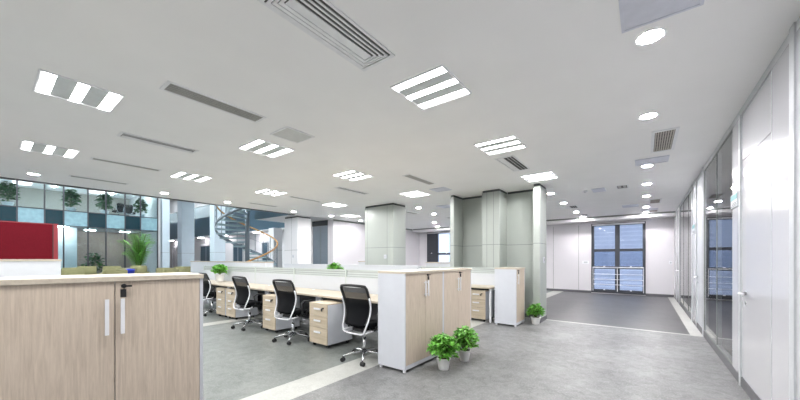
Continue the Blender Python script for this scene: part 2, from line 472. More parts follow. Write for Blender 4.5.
tl_lab = ['largest three-tube ceiling light, nearest right of the long grey diffuser',
 'second three-tube ceiling light in the row running toward the green wall',
 'three-tube ceiling light just in front of the green panelled wall end',
 'three-tube ceiling light at upper left with its lamps seen end on',
 'three-tube ceiling light beside the square grey hatch',
 'three-tube ceiling light in front of the square pale column, above the narrow slot',
 'three-tube ceiling light just right of the square pale column',
 'three-tube ceiling light at the far left edge of the ceiling',
 'three-tube ceiling light left of centre near the atrium edge, past the long slots',
 'small three-tube ceiling light above the spiral staircase side',
 'small three-tube ceiling light between the white column and the pale column',
 'three-tube ceiling light above and behind the viewer',
 'faint far three-tube ceiling light over the white back corner']
TL += [(-1.62, -1.45, ''), (-4.36, -1.45, ''), (-7.0, -1.45, ''), (-1.62, -3.4, ''), (-4.36, -3.4, '')]
tl_lab += [tl_lab[11]]*5
for (x, y, _), lab in zip(TL, tl_lab):
    if first: t = base_t; first = False
    else: t = copytree(base_t)
    for dy in (-.212, 0, .212):
        ld = bpy.data.lights.new('tube_light', 'SPOT'); ld.energy = 7.4; ld.spot_size = math.radians(173); ld.spot_blend = .25
        ld.shadow_soft_size = 0; ld.color = (1.0, .99, .98)
        lo = bpy.data.objects.new('tube_light', ld); C.objects.link(lo); lo.location = (x, y+dy, H-.008)
    t.location = (x, y, H); t['label'] = lab; t['group'] = 'three-tube ceiling lights' if 'viewer' not in lab else 'tube lights behind the viewer'

def downlight(r=.073, mat='spot'):
    t = thing('downlight', '', 'downlight')
    bm = BM(); n = 24
    for (ra, za), (rb, zb) in (((r+.018, 0), (r+.012, -.008)), ((r+.012, -.008), (r, -.004))):
        A = [bm.verts.new((ra*math.cos(2*PI*k/n), ra*math.sin(2*PI*k/n), za)) for k in range(n)]
        B = [bm.verts.new((rb*math.cos(2*PI*k/n), rb*math.sin(2*PI*k/n), zb)) for k in range(n)]
        for k in range(n): bm.faces.new((A[k], A[(k+1)%n], B[(k+1)%n], B[k]))
    obj('trim_ring', bm, 'ventw', t, True)
    obj('lamp', cyl(BM(), 0, 0, -.005, -.001, r, n=24), mat, t)
    return t
bd = downlight(); used = False
bdf = downlight(.068, mat='spotf')
DLs = [(.03, 2.92), (.03, 4.53), (.03, 6.95), (.03, 8.62), (.03, 10.25), (.03, 12.4), (.03, 13.85),
       (-1.83, 8.45), (-1.85, 10.11), (-1.86, 12.3), (-1.88, 13.9),
       (-5.63, 8.3), (-5.96, 9.76), (-7.3, 12.0), (-8.69, 11.6), (-8.1, 13.6), (-5.3, 12.6),
       (-9.4, 6.39), (-9.27, 7.9), (-9.4, 9.57), (-9.14, .59), (-9.25, 2.69), (-9.33, 4.20)]
dl_lab = ['largest round downlight beside the big grey access panel', 'round downlight just before the white ventilation grille',
 'round downlight touching the shallow grey panel past the grille', 'fourth round downlight of the right-hand row along the corridor',
 'fifth round downlight of the right-hand row along the corridor', 'sixth round downlight of the right-hand row, near the back window',
 'farthest round downlight of the right-hand row, above the back window', 'bright round downlight beside the top of the green wall end',
 'second downlight of the row running back from the green wall end', 'third downlight of the row running back from the green wall end',
 'farthest downlight of the row running back from the green wall end',
 'largest round downlight seen in the gap right of the square pale column', 'second downlight in the gap between pale column and green wall',
 'downlight in the gap column to green wall, middle of the cluster', 'far downlight at the left of the gap beside the pale column',
 'farthest downlight over the white back corner', 'far downlight near the second blue window',
 'round downlight over the white column near the spiral stair', 'round downlight left of the pale column, nearer one of three',
 'round downlight left of the pale column, farther one', 'wide bright round downlight at the left edge above the atrium glass',
 'round downlight above the end of the atrium glass front', 'round downlight just above the top of the spiral stair']
for i, ((x, y), lab) in enumerate(zip(DLs, dl_lab)):
    t = bd if not used else copytree(bd if (y < 6 or x < -9) else bdf); used = True
    t.location = (x, y, H if y < 14.05 else H-.14); t['label'] = lab; t['group'] = 'round ceiling downlights'

def slot_vent(name, x, y, w, l, lab, kind='slot', nsl=3):
    t = thing(name, lab, 'air vent', (x, y, H), 0, 'ceiling air vents')
    bm = BM(); b = .028 if kind != 'grid' else .05
    for (a0, a1, b0, b1) in ((-w/2, w/2, -l/2, -l/2+b), (-w/2, w/2, l/2-b, l/2), (-w/2, -w/2+b*.7, -l/2+b, l/2-b), (w/2-b*.7, w/2, -l/2+b, l/2-b)):
        box(bm, a0, a1, b0, b1, -.010, 0)
    obj('frame', bm, 'ventw', t)
    iw = w/2-b*.7; il = l/2-b
    obj('duct', bx(-iw, iw, -il, il, -.004, -.001), 'ventd', t)
    bm = BM()
    if kind == 'linear':       # nested rectangular cones with a wide middle plate
        box(bm, -.050, .022, -il+.09, il-.09, -.014, -.008)
        for k, (la, lb, ra, rb) in enumerate(((-.084, -.056, .044, .058), (-.116, -.090, .080, .094), (-.146, -.122, .116, .130))):
            e = il-.062+.024*k
            box(bm, la, lb, -e, e, -.013, -.006); box(bm, ra, rb, -e, e, -.013, -.006)
            box(bm, lb, ra, e-.016, e, -.013, -.006); box(bm, lb, ra, -e, -e+.016, -.013, -.006)
        obj('blade', bm, 'ventw', t)
    elif kind == 'grid':
        n = int(il*2/.032)
        for k in range(8): q = -iw+(k+.5)*iw*.25; box(bm, q-iw*.07, q+iw*.07, -il, il, -.009, -.004)
        for k in range(6): q = -il+(k+.5)*il/3; box(bm, -iw, iw, q-.006, q+.006, -.010, -.009)
        obj('blade', bm, 'ventb', t)
    elif kind == 'half':
        for k in range(2): box(bm, -.005+(k+.7)*(iw+.005)/3*1.2, -.005+(k+.7)*(iw+.005)/3*1.2+.004, -il, il, -.009, -.004)
        box(bm, -iw+.010, -.02, -il+.01, il-.01, -.010, -.004)
        obj('blade', bm, 'ventw', t)
    else:
        for k in range(nsl): 
            q = -iw + (k+.5)*2*iw/nsl
            box(bm, q-iw/nsl*.62, q+iw/nsl*.62, -il, il, -.009, -.004)
        obj('blade', bm, 'ventg', t)
    return t
slot_vent('linear_diffuser', -1.725, 1.50, .34, .94, 'largest long ceiling diffuser with nested pale blades, above the viewer', 'linear')
slot_vent('linear_diffuser', -3.50, 1.48, .22, .94, 'long grey slot diffuser left of the largest one', nsl=5)
slot_vent('linear_diffuser', -5.32, 1.50, .22, .88, 'ceiling slot diffuser with a dark edge, left of the long grey slot', 'half')
slot_vent('linear_diffuser', -6.95, 1.50, .15, .92, 'narrow ceiling slot above the atrium side, third from the viewer', nsl=2)
slot_vent('linear_diffuser', -8.75, 1.45, .15, .88, 'farthest narrow ceiling slot, close to the atrium edge', nsl=2)
slot_vent('linear_diffuser', -5.45, 5.27, .20, .95, 'ceiling slot with thin dark blades left of the pale column', 'half')
slot_vent('linear_diffuser', -7.20, 5.25, .14, .98, 'narrow dark ceiling slot above the white column', nsl=1)
slot_vent('linear_diffuser', -8.92, 5.04, .14, .88, 'faint pale ceiling slot above the spiral stair', nsl=3)
slot_vent('linear_diffuser', -3.60, 5.36, .18, .95, 'dark grey slot diffuser in mid ceiling, before the open hatch', nsl=5)
slot_vent('linear_diffuser', -1.76, 5.43, .29, .92, 'half slatted ceiling diffuser between two bright tube lights', 'half')
slot_vent('return_grille', .20, 5.62, .27, 1.0, 'white framed grille with brown slats on the right ceiling', 'grid')
slot_vent('return_grille', .22, 11.3, .28, .8, 'small white framed grille in the far right ceiling', 'grid')
slot_vent('return_grille', .22, 13.55, .28, .6, 'farthest small grille over the back window', 'grid')
slot_vent('linear_diffuser', -.40, 8.6, .22, .4, 'short dark slot left of the right-hand downlight row', nsl=2)
slot_vent('linear_diffuser', -1.80, 11.0, .34, .5, 'small dark diffuser between downlights behind the green wall end', 'half')
slot_vent('linear_diffuser', -1.80, 13.3, .34, .4, 'farthest small diffuser behind the green wall end', 'half')
slot_vent('linear_diffuser', -6.4, 9.0, .2, .6, 'thin dark slot seen right of the pale column', nsl=1)
slot_vent('linear_diffuser', -6.0, 11.2, .2, .7, 'thin dark slot in the far ceiling toward the second blue window', nsl=1)

def hatch(x0, x1, y0, y1, lab, mat='panelg', drop=.012):
    t = thing('access_panel', lab, 'access panel', ((x0+x1)/2, (y0+y1)/2, H), 0, 'ceiling access panels')
    a, b = (x1-x0)/2, (y1-y0)/2
    bm = BM(); q = .018
    for r in ((-a, a, -b, -b+q), (-a, a, b-q, b), (-a, -a+q, -b+q, b-q), (a-q, a, -b+q, b-q)): box(bm, *r, -drop, 0)
    obj('frame', bm, 'ventw' if mat == 'panelg2' else 'panelg', t)
    obj('panel', bx(-a+q, a-q, -b+q, b-q, -drop*.6, -.001), mat, t)
hatch(-.13, .29, 2.05, 2.74, 'large blue grey access panel at top right beside the biggest downlight')
hatch(-3.80, -3.42, 2.23, 2.64, 'square pale grey hatch in the middle of the office ceiling', 'panelg2')
hatch(-3.92, -3.53, 6.22, 6.58, 'grey hatch in the ceiling above the left end of the green wall')
hatch(-5.0, -4.6, 8.33, 8.8, 'far grey hatch seen left of the green panelled wall')
hatch(-.13, .30, 6.42, 6.80, 'blue grey panel behind the white grille, beside a downlight')
hatch(-.55, -.15, 11.6, 12.1, 'blue grey panel above the back window')
hatch(-.10, .33, 12.9, 13.15, 'thin pale panel by the far right downlights')
hatch(-.98, -.72, 8.46, 8.9, 'small blue grey panel beside the smoke detector')
sd = tag(obj('smoke_detector', lathe([(.055, 0), (.055, -.015), (.035, -.035), (.01, -.037)]), 'ventw', None, True),
         'small round white smoke detector beside a blue grey ceiling panel', 'smoke detector'); sd.location = (-1.12, 8.6, H)
obj('sensor_window', lathe([(.012, -.037), (.010, -.042)], 12), 'seam', sd)

for o_ in list(bdf.children) + [bdf]: bpy.data.objects.remove(o_)

# ------------------------------------------------------------------ cabinets
def cabinet(label, doors, w, d, h, loc, rz, group, foot=.035):
    """front faces local -y, x runs 0..w"""
    t = thing('storage_cabinet', label, 'cabinet', loc, rz, group)
    s = .018; bm = BM()
    box(bm, 0, s, 0, d, foot, h-.028); box(bm, w-s, w, 0, d, foot, h-.028)
    box(bm, s, w-s, 0, d, foot, foot+.045); box(bm, s, w-s, d-.01, d, foot+.045, h-.028)
    box(bm, s, w-s, .022, d-.01, h-.046, h-.028); box(bm, s, w-s, .04, d-.01, .62, .64)
    obj('body', bm, 'white', t)
    obj('top', bx(-.001, w+.001, -.012, d+.004, h-.028, h, .002), 'wood_topy', t)
    n = doors; g = .002; dw = (w-2*s)/n
    for k in range(n):
        a = s+k*dw+g; b = s+(k+1)*dw-g
        dr = obj('door', bx(a, b, 0, .018, foot+.048, h-.030, .001), 'wood_door', t)
        left = (k % 2 == 0) and n > 1
        hx = b-.032 if left else a+.030
        if n == 1: hx = a+.06
        bm = BM()
        box(bm, hx-.009, hx+.009, -.030, -.020, h-.325, h-.125, .002)
        for z in (h-.30, h-.15): box(bm, hx-.006, hx+.006, -.022, 0, z-.006, z+.006)
        obj('handle', bm, 'silver', dr)
        if not left:
            lx = hx+.006; bm = tube(BM(), [(lx, 0, h-.055), (lx, -.016, h-.055)], .012, 14)
            box(bm, lx-.006, lx+.034, -.03, -.016, h-.060, h-.050)
            lk = obj('lock', bm, 'black', dr)
            bm = BM(); box(bm, lx-.016, lx+.010, -.026, -.014, h-.118, h-.072, .002)
            tube(bm, [(lx, -.02, h-.073), (lx, -.022, h-.055)], .0025, 5)
            obj('key_tag', bm, 'black', dr)
    for x in (.03, w-.03):
        for y in (.03, d-.03): obj('foot', cyl(BM(), x, y, 0, foot, .02, .02, 14), 'silver', t)
    return t
cabinet('large wood door cabinet in the left foreground with key in its lock', 2, .875, .44, 1.25, (-2.453, 0.026, 0), math.radians(82), 'oak and white storage cabinets')
cabinet('nearer of two joined oak cabinets, its white side facing the desk chairs', 2, .90, .42, 1.20, (-2.24, 3.02, 0), PI/2, 'oak and white storage cabinets')
cabinet('farther of two joined oak cabinets, beside the second floor plant', 2, .90, .42, 1.20, (-2.24, 3.924, 0), PI/2, 'oak and white storage cabinets')
cabinet('single door white sided cabinet in front of the green panelled wall', 1, .56, .44, 1.17, (-2.02, 6.42, 0), PI/2, 'oak and white storage cabinets')

# ------------------------------------------------------------------ desks, screens, pedestals
DX = [-2.78, -4.38, -5.99, -7.60, -9.20, -10.6]
def desk(x0, x1, y0, y1, label, group, front=-1):
    cx, cy = (x0+x1)/2, (y0+y1)/2; w, d = x1-x0, y1-y0
    t = thing('desk', label, 'desk', (cx, cy, 0), 0, group)
    obj('desktop', bx(-w/2+.001, w/2-.001, -d/2, d/2, .722, .75, .002), 'wood_top', t)
    for sx in (-1, 1):
        bm = BM(); x = sx*(w/2-.045)
        box(bm, x-.022, x+.022, -d/2+.07, -d/2+.115, .02, .722); box(bm, x-.022, x+.022, d/2-.115, d/2-.07, .02, .722)
        box(bm, x-.022, x+.022, -d/2+.115, d/2-.115, .68, .722)
        for yy in (-d/2+.0925, d/2-.0925): box(bm, x-.016, x+.016, yy-.016, yy+.016, 0, .02)
        obj('leg_frame', bm, 'silver', t)
    bm = BM()
    for yy in (-d/2+.09, d/2-.09): box(bm, -w/2+.08, w/2-.08, yy-.018, yy+.018, .68, .718)
    obj('crossbeam', bm, 'black', t)
    obj('modesty_panel', bx(-w/2+.08, w/2-.08, d/2-.05 if front < 0 else -d/2+.03, d/2-.03 if front < 0 else -d/2+.05, .15, .68), plain('modesty_dark_grey', (.10, .10, .11), .6) if not bpy.data.materials.get('modesty_dark_grey') else bpy.data.materials['modesty_dark_grey'], t)
    obj('cable_grommet', cyl(BM(), 0, (d/2-.1) if front < 0 else -d/2+.1, .75, .753, .03), 'silver', t)
    return t
where = ['nearest the oak cabinets', 'second from the oak cabinets', 'in the middle of the row', 'fourth from the oak cabinets', 'at the far atrium end']
for i in range(5):
    x1, x0 = DX[i], DX[i+1]
    desk(x0, x1, 3.38, 4.07, 'pale oak desk with chairs tucked under, station ' + where[i], 'near side desks of the long row')
    desk(x0, x1, 4.13, 4.82, 'pale oak desk behind the long white screen, station ' + where[i], 'far side desks of the long row', 1)
def screen(x0, x1, y, label, group, ztop=1.155):
    t = thing('desk_screen', label, 'partition', ((x0+x1)/2, y, 0), 0, group); w = x1-x0
    obj('panel', bx(-w/2+.012, w/2-.012, -.022, .022, .60, 1.02), 'whitep', t)
    obj('banded_glass', bx(-w/2+.012, w/2-.012, -.004, .004, 1.02, ztop-.012), 'frost', t)
    bm = BM(); box(bm, -w/2, -w/2+.012, -.026, .026, .10, ztop); box(bm, w/2-.012, w/2, -.026, .026, .10, ztop)
    box(bm, -w/2+.012, w/2-.012, -.012, .012, ztop-.012, ztop); box(bm, -w/2+.012, w/2-.012, -.024, .024, 1.015, 1.025)
    obj('frame', bm, plain('screen_frame_pale', (.50, .55, .52), .4) if not bpy.data.materials.get('screen_frame_pale') else bpy.data.materials['screen_frame_pale'], t)
    bm = BM(); box(bm, -w/2+.02, w/2-.02, -.02, .02, .10, .60)
    obj('lower_panel', bm, 'alum2', t)
    for x in (-w/2+.02, w/2-.02): obj('foot', bx(x-.02, x+.02, -.05, .05, 0, .10), 'silver', t)
    return t
for i in range(5):
    screen(DX[i+1], DX[i], 4.10, 'white desk screen with banded glass top, section ' + where[i], 'screens along the long desk row')
for i, (a, b) in enumerate(((-4.15, -2.56), (-5.74, -4.15))):
    w = ['beside the single door cabinet', 'hidden mostly behind the joined cabinets'][i]
    desk(a, b, 6.47, 7.06, 'second row oak desk ' + w, 'second row desks')
    screen(a, b, 7.10, 'second row white screen with banded glass ' + w, 'second row screens')

def pedestal():
    t = thing('drawer_pedestal', '', 'drawer unit'); w, d, z0, z1 = .42, .52, .055, .655
    bm = BM(); s = .016
    box(bm, 0, s, .018, d, z0, z1); box(bm, w-s, w, .018, d, z0, z1); box(bm, s, w-s, .018, d, z0, z0+s)
    box(bm, s, w-s, d-.01, d, z0+s, z1); box(bm, s, w-s, .018, d-.01, z1-s, z1)
    obj('body', bm, 'white', t)
    obj('top', bx(-.002, w+.002, 0, d+.002, z1, z1+.018, .001), 'wood_drawer', t)
    hs = [(.055, .300), (.304, .474), (.478, .653)]
    for k, (a, b) in enumerate(hs):
        dr = obj('drawer', bx(.003, w-.003, 0, .017, a+.002, b, .001), 'wood_drawer', t)
        zc = b-.065; bm = BM()
        box(bm, w/2-.075, w/2+.075, -.026, -.014, zc-.014, zc+.014, .003)
        for x in (w/2-.055, w/2+.055): box(bm, x-.005, x+.005, -.016, 0, zc-.005, zc+.005)
        obj('handle', bm, 'silver', dr)
        if k == 2:
            lx = w-.085; bm = tube(BM(), [(lx, 0, b-.05), (lx, -.02, b-.05)], .012, 12)
            box(bm, lx-.007, lx+.03, -.032, -.018, b-.056, b-.044); box(bm, lx-.02, lx+.002, -.03, -.02, b-.092, b-.052)
            obj('lock', bm, 'black', dr)
    for x in (.05, w-.05):
        for y in (.06, d-.06):
            bm = tube(BM(), [(x-.012, y, .027), (x+.012, y, .027)], .027, 14); box(bm, x-.014, x+.014, y-.014, y+.014, .04, .058)
            obj('caster', bm, 'rubber', t)
    return t
p0 = pedestal()
peds = [((-4.19, 3.13, 0), 'drawer pedestal nearest the joined oak cabinets, beside the nearest chair'),
        ((-5.73, 3.22, 0), 'drawer pedestal between the second and third chairs from the cabinets'),
        ((-7.58, 3.38, 0), 'right one of the two drawer pedestals standing side by side'),
        ((-8.08, 3.38, 0), 'left one of the two drawer pedestals standing side by side')]
for i, (loc, lab) in enumerate(peds):
    p = p0 if i == 0 else copytree(p0); p.location = loc; p['label'] = lab; p['group'] = 'oak front drawer pedestals'
dup(p0, (-3.12, 6.52, 0), 0, 'drawer pedestal under the second row desk by the single door cabinet', 'oak front drawer pedestals')

# ------------------------------------------------------------------ task chair (faces +y)
def chair_base():
    t = thing('office_chair', '', 'office chair')
    # star base
    bm = BM(); cyl(bm, 0, 0, .075, .125, .035, .03)
    for k in range(5):
        a = 2*PI*k/5 + .35; cx, sx = math.cos(a), math.sin(a)
        tube(bm, [(.02*cx, .02*sx, .115), (.16*cx, .16*sx, .105), (.29*cx, .29*sx, .072)], [.020, .017, .012], 8)
    obj('star_base', bm, 'chrome', t, True)
    for k in range(5):
        a = 2*PI*k/5 + .35; x, y = .29*math.cos(a), .29*math.sin(a); b = a+.9; dx, dy = math.cos(b), math.sin(b)
        bm = BM()
        for s in (-1, 1): tube(bm, [(x+dx*s*.007, y+dy*s*.007, .028), (x+dx*s*.024, y+dy*s*.024, .028)], .028, 14)
        tube(bm, [(x, y, .03), (x, y, .072)], .008, 6)
        obj('caster', bm, 'rubber', t)
    bm = cyl(BM(), 0, 0, .12, .30, .024); cyl(bm, 0, 0, .30, .42, .014)
    obj('gas_column', bm, 'chrome', t, True)
    bm = bx(-.09, .09, -.14, .12, .40, .445, .01); tube(bm, [(.08, .05, .42), (.24, .07, .40)], .007, 6)
    tube(bm, [(-.05, -.12, .42), (-.2, -.16, .36)], .006, 6)
    obj('tilt_mechanism', bm, 'black', t)
    # seat: rounded slab with waterfall front
    bm = BM(); nx, ny = 10, 10; grid = []
    for j in range(ny+1):
        row = []
        for i in range(nx+1):
            u, v = i/nx*2-1, j/ny*2-1
            x = u*.25*(1-.10*v*v if v < 0 else 1-.06*v*v); y = .055+v*.235*(1-.08*u*u)
            z = .505 + .018*u*u - (.045*max(0, v-.55)/.45) + .01*max(0, -v)
            row.append(bm.verts.new((x, y, z)))
        grid.append(row)
    for j in range(ny):
        for i in range(nx): bm.faces.new((grid[j][i], grid[j][i+1], grid[j+1][i+1], grid[j+1][i]))
    g = bmesh.ops.extrude_face_region(bm, geom=bm.faces[:])
    for v in [e for e in g['geom'] if isinstance(e, bmesh.types.BMVert)]: v.co.z -= .055; v.co.x *= .93; v.co.y *= .93
    obj('seat', bm, 'fabric', t, True)
    # back surface, S profile
    def py(z): 
        s = (z-.47)/.55
        return -.165 + .045*math.sin(s*PI*1.35-.15) - .045*max(0, s-.45) - .03*max(0, .3-s)
    def hw(z):
        s = (z-.47)/.55
        return .185 + .045*math.sin(min(1, s*1.05)*PI*.52)
    def corner(z):
        s = (z-.47)/.55
        if s > .88: q = (s-.88)/.12; return 1-.22*q*q
        if s < .12: q = (.12-s)/.12; return 1-.20*q*q
        return 1
    def surf(z0, z1, n, inset=0.0, th=.006):
        bm = BM(); rows = []
        for j in range(n+1):
            z = z0+(z1-z0)*j/n; row = []
            for i in range(9):
                u = i/8*2-1; row.append(bm.verts.new((u*(hw(z)*corner(z)-inset), py(z)-.035*(1-u*u), z)))
            rows.append(row)
        for j in range(n):
            for i in range(8): bm.faces.new((rows[j][i], rows[j][i+1], rows[j+1][i+1], rows[j+1][i]))
        return bm
    b = obj('backrest', surf(.50, .835, 12, .006), 'meshdark', t, True)
    obj('open_mesh', surf(.835, .985, 5, .008), 'meshopen', b, True)
    # black rim around the back
    pts = []
    zs = [.50+.50*k/16 for k in range(17)]
    for z in zs: pts.append((hw(z)*corner(z), py(z), z))
    for k in range(1, 8): 
        u = 1-k/4; pts.append((u*hw(1.0)*corner(1.0), py(1.0)-.03*(1-u*u), 1.0+.012*(1-u*u)))
    for z in reversed(zs): pts.append((-hw(z)*corner(z), py(z), z))
    obj('back_rim', tube(BM(), pts, .019, 8), 'black', t, True)
    # silver side rails joined under the seat back
    pts = []
    for s in (1, -1):
        seg = []
        for k in range(13):
            z = .40+.45*k/12; zz = max(z, .47)
            seg.append((s*(hw(zz)+.020-.03*max(0, .47-z)/.07), py(zz)-.018-(.10*max(0, .50-z)), z))
        pts.append(seg)
    U = list(reversed(pts[0])) + [(.12, py(.47)-.02, .385), (0, py(.47)-.018, .382), (-.12, py(.47)-.02, .385)] + pts[1]
    bm = tube(BM(), U, .011, 8)
    for s in (1, -1):
        tube(bm, [(s*.21, py(.47)-.02, .41), (s*.215, -.08, .415), (s*.09, .0, .425)], .010, 8)
    obj('side_rail', bm, 'silver', t, True)
    for s in (1, -1):
        bm = tube(BM(), [(s*.23, -.06, .42), (s*.285, -.05, .50), (s*.29, -.08, .64), (s*.29, -.02, .675), (s*.285, .14, .665), (s*.28, .17, .63), (s*.285, .10, .53), (s*.23, .04, .43)], .013, 8)
        obj('armrest', bm, 'black', t, True)
    return t
c0 = chair_base()
chs = [((-3.00, 3.13, 0), .02, 'black mesh office chair nearest the joined oak cabinets'),
       ((-4.64, 3.14, 0), .10, 'black mesh office chair, second from the oak cabinets'),
       ((-6.18, 3.20, 0), .06, 'black mesh office chair, third from the oak cabinets'),
       ((-8.40, 3.42, 0), .0, 'black mesh office chair partly hidden behind the foreground cabinet')]
for i, (loc, rz, lab) in enumerate(chs):
    c = c0 if i == 0 else copytree(c0); c.location = loc; c.rotation_euler = (0, 0, rz); c['label'] = lab; c['group'] = 'black mesh office chairs at the long desk row'

# ------------------------------------------------------------------ plants
def leaf(bm, base, dirv, L, w, droop, roll):
    d = Vector(dirv).normalized(); up = Vector((0,0,1)); side = d.cross(up)
    if side.length < .01: side = Vector((1,0,0))
    side.normalize(); nrm = side.cross(d).normalized(); side = (side*math.cos(roll)+nrm*math.sin(roll))
    ws = [0, .75, 1, .7, 0]; mid = []; Ls = []; Rs = []
    for k, ww in enumerate(ws):
        s = k/4; p = Vector(base)+d*L*s+Vector((0, 0, -droop*L*s*s))
        mid.append(bm.verts.new(p-nrm*.06*L*(ww > 0)))
        if 0 < ww: Ls.append(bm.verts.new(p+side*w*ww*.5)); Rs.append(bm.verts.new(p-side*w*ww*.5))
    bm.faces.new((mid[0], Ls[0], mid[1])); bm.faces.new((mid[0], mid[1], Rs[0]))
    for k in range(2):
        bm.faces.new((mid[k+1], Ls[k], Ls[k+1], mid[k+2])); bm.faces.new((mid[k+1], mid[k+2], Rs[k+1], Rs[k]))
    bm.faces.new((mid[3], Ls[2], mid[4])); bm.faces.new((mid[3], mid[4], Rs[2]))

def bushy(label, loc, potr, poth, R, hh, n, group, seed, lw=.05, leafmat='leafA', name='potted_plant'):
    rnd = random.Random(seed)
    t = thing(name, label, 'plant', loc, 0, group)
    p = obj('pot', lathe([(potr*.72, 0), (potr*.76, .004), (potr*.85, poth*.45), (potr*.87, poth*.47), (potr*.96, poth*.86), (potr*1.04, poth*.88), (potr*1.04, poth), (potr*.92, poth), (potr*.9, poth*.9)]), 'pot', t, True)
    obj('soil', cyl(BM(), 0, 0, poth*.86, poth*.93, potr*.88), 'soil', p)
    bm = BM(); sb = BM()
    for k in range(n):
        a = rnd.uniform(0, 2*PI); e = rnd.uniform(-.6, 1.4); q = rnd.uniform(.45, 1)
        tip = Vector((math.cos(a)*math.cos(e)*R*q, math.sin(a)*math.cos(e)*R*q, poth + .02 + hh*.38 + math.sin(e)*hh*.6*q))
        if k % 4 == 0:
            tube(sb, [(0, 0, poth*.9), (tip.x*.35, tip.y*.35, poth+(tip.z-poth)*.65), tip], .0035, 5)
        d = Vector((math.cos(a), math.sin(a), rnd.uniform(-.3, .9)))
        L = rnd.uniform(.8, 1.35)*lw*1.35
        leaf(bm, tip-d.normalized()*L*.4, d, L, lw*rnd.uniform(.6, .95), rnd.uniform(.1, .5), rnd.uniform(-.8, .8))
    obj('stem', sb, 'stem', t)
    obj('foliage', bm, leafmat, t)
    return t
bushy('bushy green plant in white pot, nearest on the floor by the oak cabinets', (-1.96, 3.44, 0), .082, .145, .185, .27, 520, 'bushy plants in white pots', 1)
bushy('bushy green plant in white pot, on the floor by the farther oak cabinet', (-1.91, 3.91, 0), .080, .145, .18, .29, 480, 'bushy plants in white pots', 2)
bushy('bushy green plant in white pot on the floor by the green wall end', (-1.80, 6.98, 0), .095, .15, .16, .27, 380, 'bushy plants in white pots', 3)
bushy('green plant in white pot standing on the far end of the desk', (-8.97, 3.84, .752), .11, .19, .19, .26, 380, 'bushy plants in white pots', 4, .06)
bushy('green plant peeking over the long white screen left of the pale column', (-5.07, 4.42, .752), .09, .24, .17, .28, 330, 'bushy plants in white pots', 5)

# ------------------------------------------------------------------ low walls with wood caps, red screen
def capped(name, label, x0, x1, y0, y1, z, cat='partition', cap='wood_top'):
    t = thing(name, label, cat, ((x0+x1)/2, (y0+y1)/2, 0)); a, b = (x1-x0)/2, (y1-y0)/2
    obj('panel', bx(-a, a, -b, b, .06, z-.03), 'whitep', t)
    obj('cap', bx(-a-.01, a+.01, -b-.01, b+.01, z-.03, z, .003), cap, t)
    obj('plinth', bx(-a+.02, a-.02, -b+.02, b-.02, 0, .06), 'skirt', t)
    return t
capped('low_partition', 'white low partition with oak cap behind the desk end plant', -14.0, -8.6, 4.92, 5.16, 1.272)
capped('low_partition', 'white low partition with oak cap under the red screen', -7.75, -7.45, -3.2, .77, 1.345)
t = thing('red_screen', 'dark red fabric screen standing on the white low partition at left', 'screen', (-7.60, -1.14, 1.347))
obj('panel', bx(-.03, .03, -1.98, 1.83, 0, .555), 'red', t)
obj('end_post', bx(-.032, .032, 1.83, 1.84, 0, .56), 'black', t)
obj('edge_strip', bx(-.035, .035, 1.84, 1.89, 0, .57), 'redl', t)
obj('top_rail', bx(-.035, .035, -1.98, 1.83, .555, .57), 'redl', t)
capped('low_cabinet', 'small oak topped cabinet seen over the screens right of the pale column', -6.05, -5.05, 9.4, 9.8, 1.24, 'cabinet')
capped('low_cabinet', 'small oak topped cabinet just left of the pale column', -8.55, -8.1, 8.6, 9.0, 1.27, 'cabinet')
capped('low_partition', 'plain low white partition in front of the pale column', -9.2, -4.0, 5.9, 6.0, 1.20, cap='whitep')

# ------------------------------------------------------------------ atrium
XF = -27.0
ys = [-4.95, -3.6, -2.4, -1.2, .1, 1.15, 2.15, 2.90, 3.93, 4.75, 5.68, 6.49, 7.44]
w = thing('window_5', '', 'w'); del w['label']; del w['category']; w['kind'] = 'structure'
bm = BM()
for y in ys: box(bm, XF-.05, XF+.05, y-.03, y+.03, 0, 7.6)
for z in (3.27, 4.16):
    for a, b in zip(ys, ys[1:]): box(bm, XF-.04, XF+.04, a+.03, b-.03, z, z+.05)
obj('mullion', bm, 'dark', w)
pane = None
for i, (a, b) in enumerate(zip(ys, ys[1:])):
    obj('spandrel', bx(XF-.06, XF+.02, a+.03, b-.03, 3.32, 4.16), 'bandd' if i % 2 == 0 else 'bandl', w)
    obj('pane', bx(XF-.01, XF, a+.03, b-.03, 4.21, 7.6), 'glass', w)
    obj('pane', bx(XF-.01, XF, a+.03, b-.03, 0, 3.27), 'glass', w)
struct('floor', bx(-34, XF-.08, -5, 7.4, 3.3, 4.12), 'wall')
struct('wall_office_upper', bx(-34.2, -34, -5, 7.44, 4.12, 7.6), 'beige')
struct('wall_office_lower', bx(-31.1, -31, 3.7, 7.4, 0, 3.3), 'brown')
struct('wall_office_white', bx(-28.2, -28.1, -5, 3.6, 0, 3.3), 'wall')
struct('wall_office_end', bx(-34, XF-.3, 7.46, 7.7, 0, 7.6), 'wall')
struct('ceiling', bx(-44, XE-.02, -5, 12.4, 7.6, 7.8), 'ceil')
struct('wall_atrium_end', bx(-44.2, -44, -5, 12.4, 0, 7.6), 'wall')
struct('ceiling', bx(-34, XF-.06, -5, 7.44, 6.3, 6.4), 'ceil')
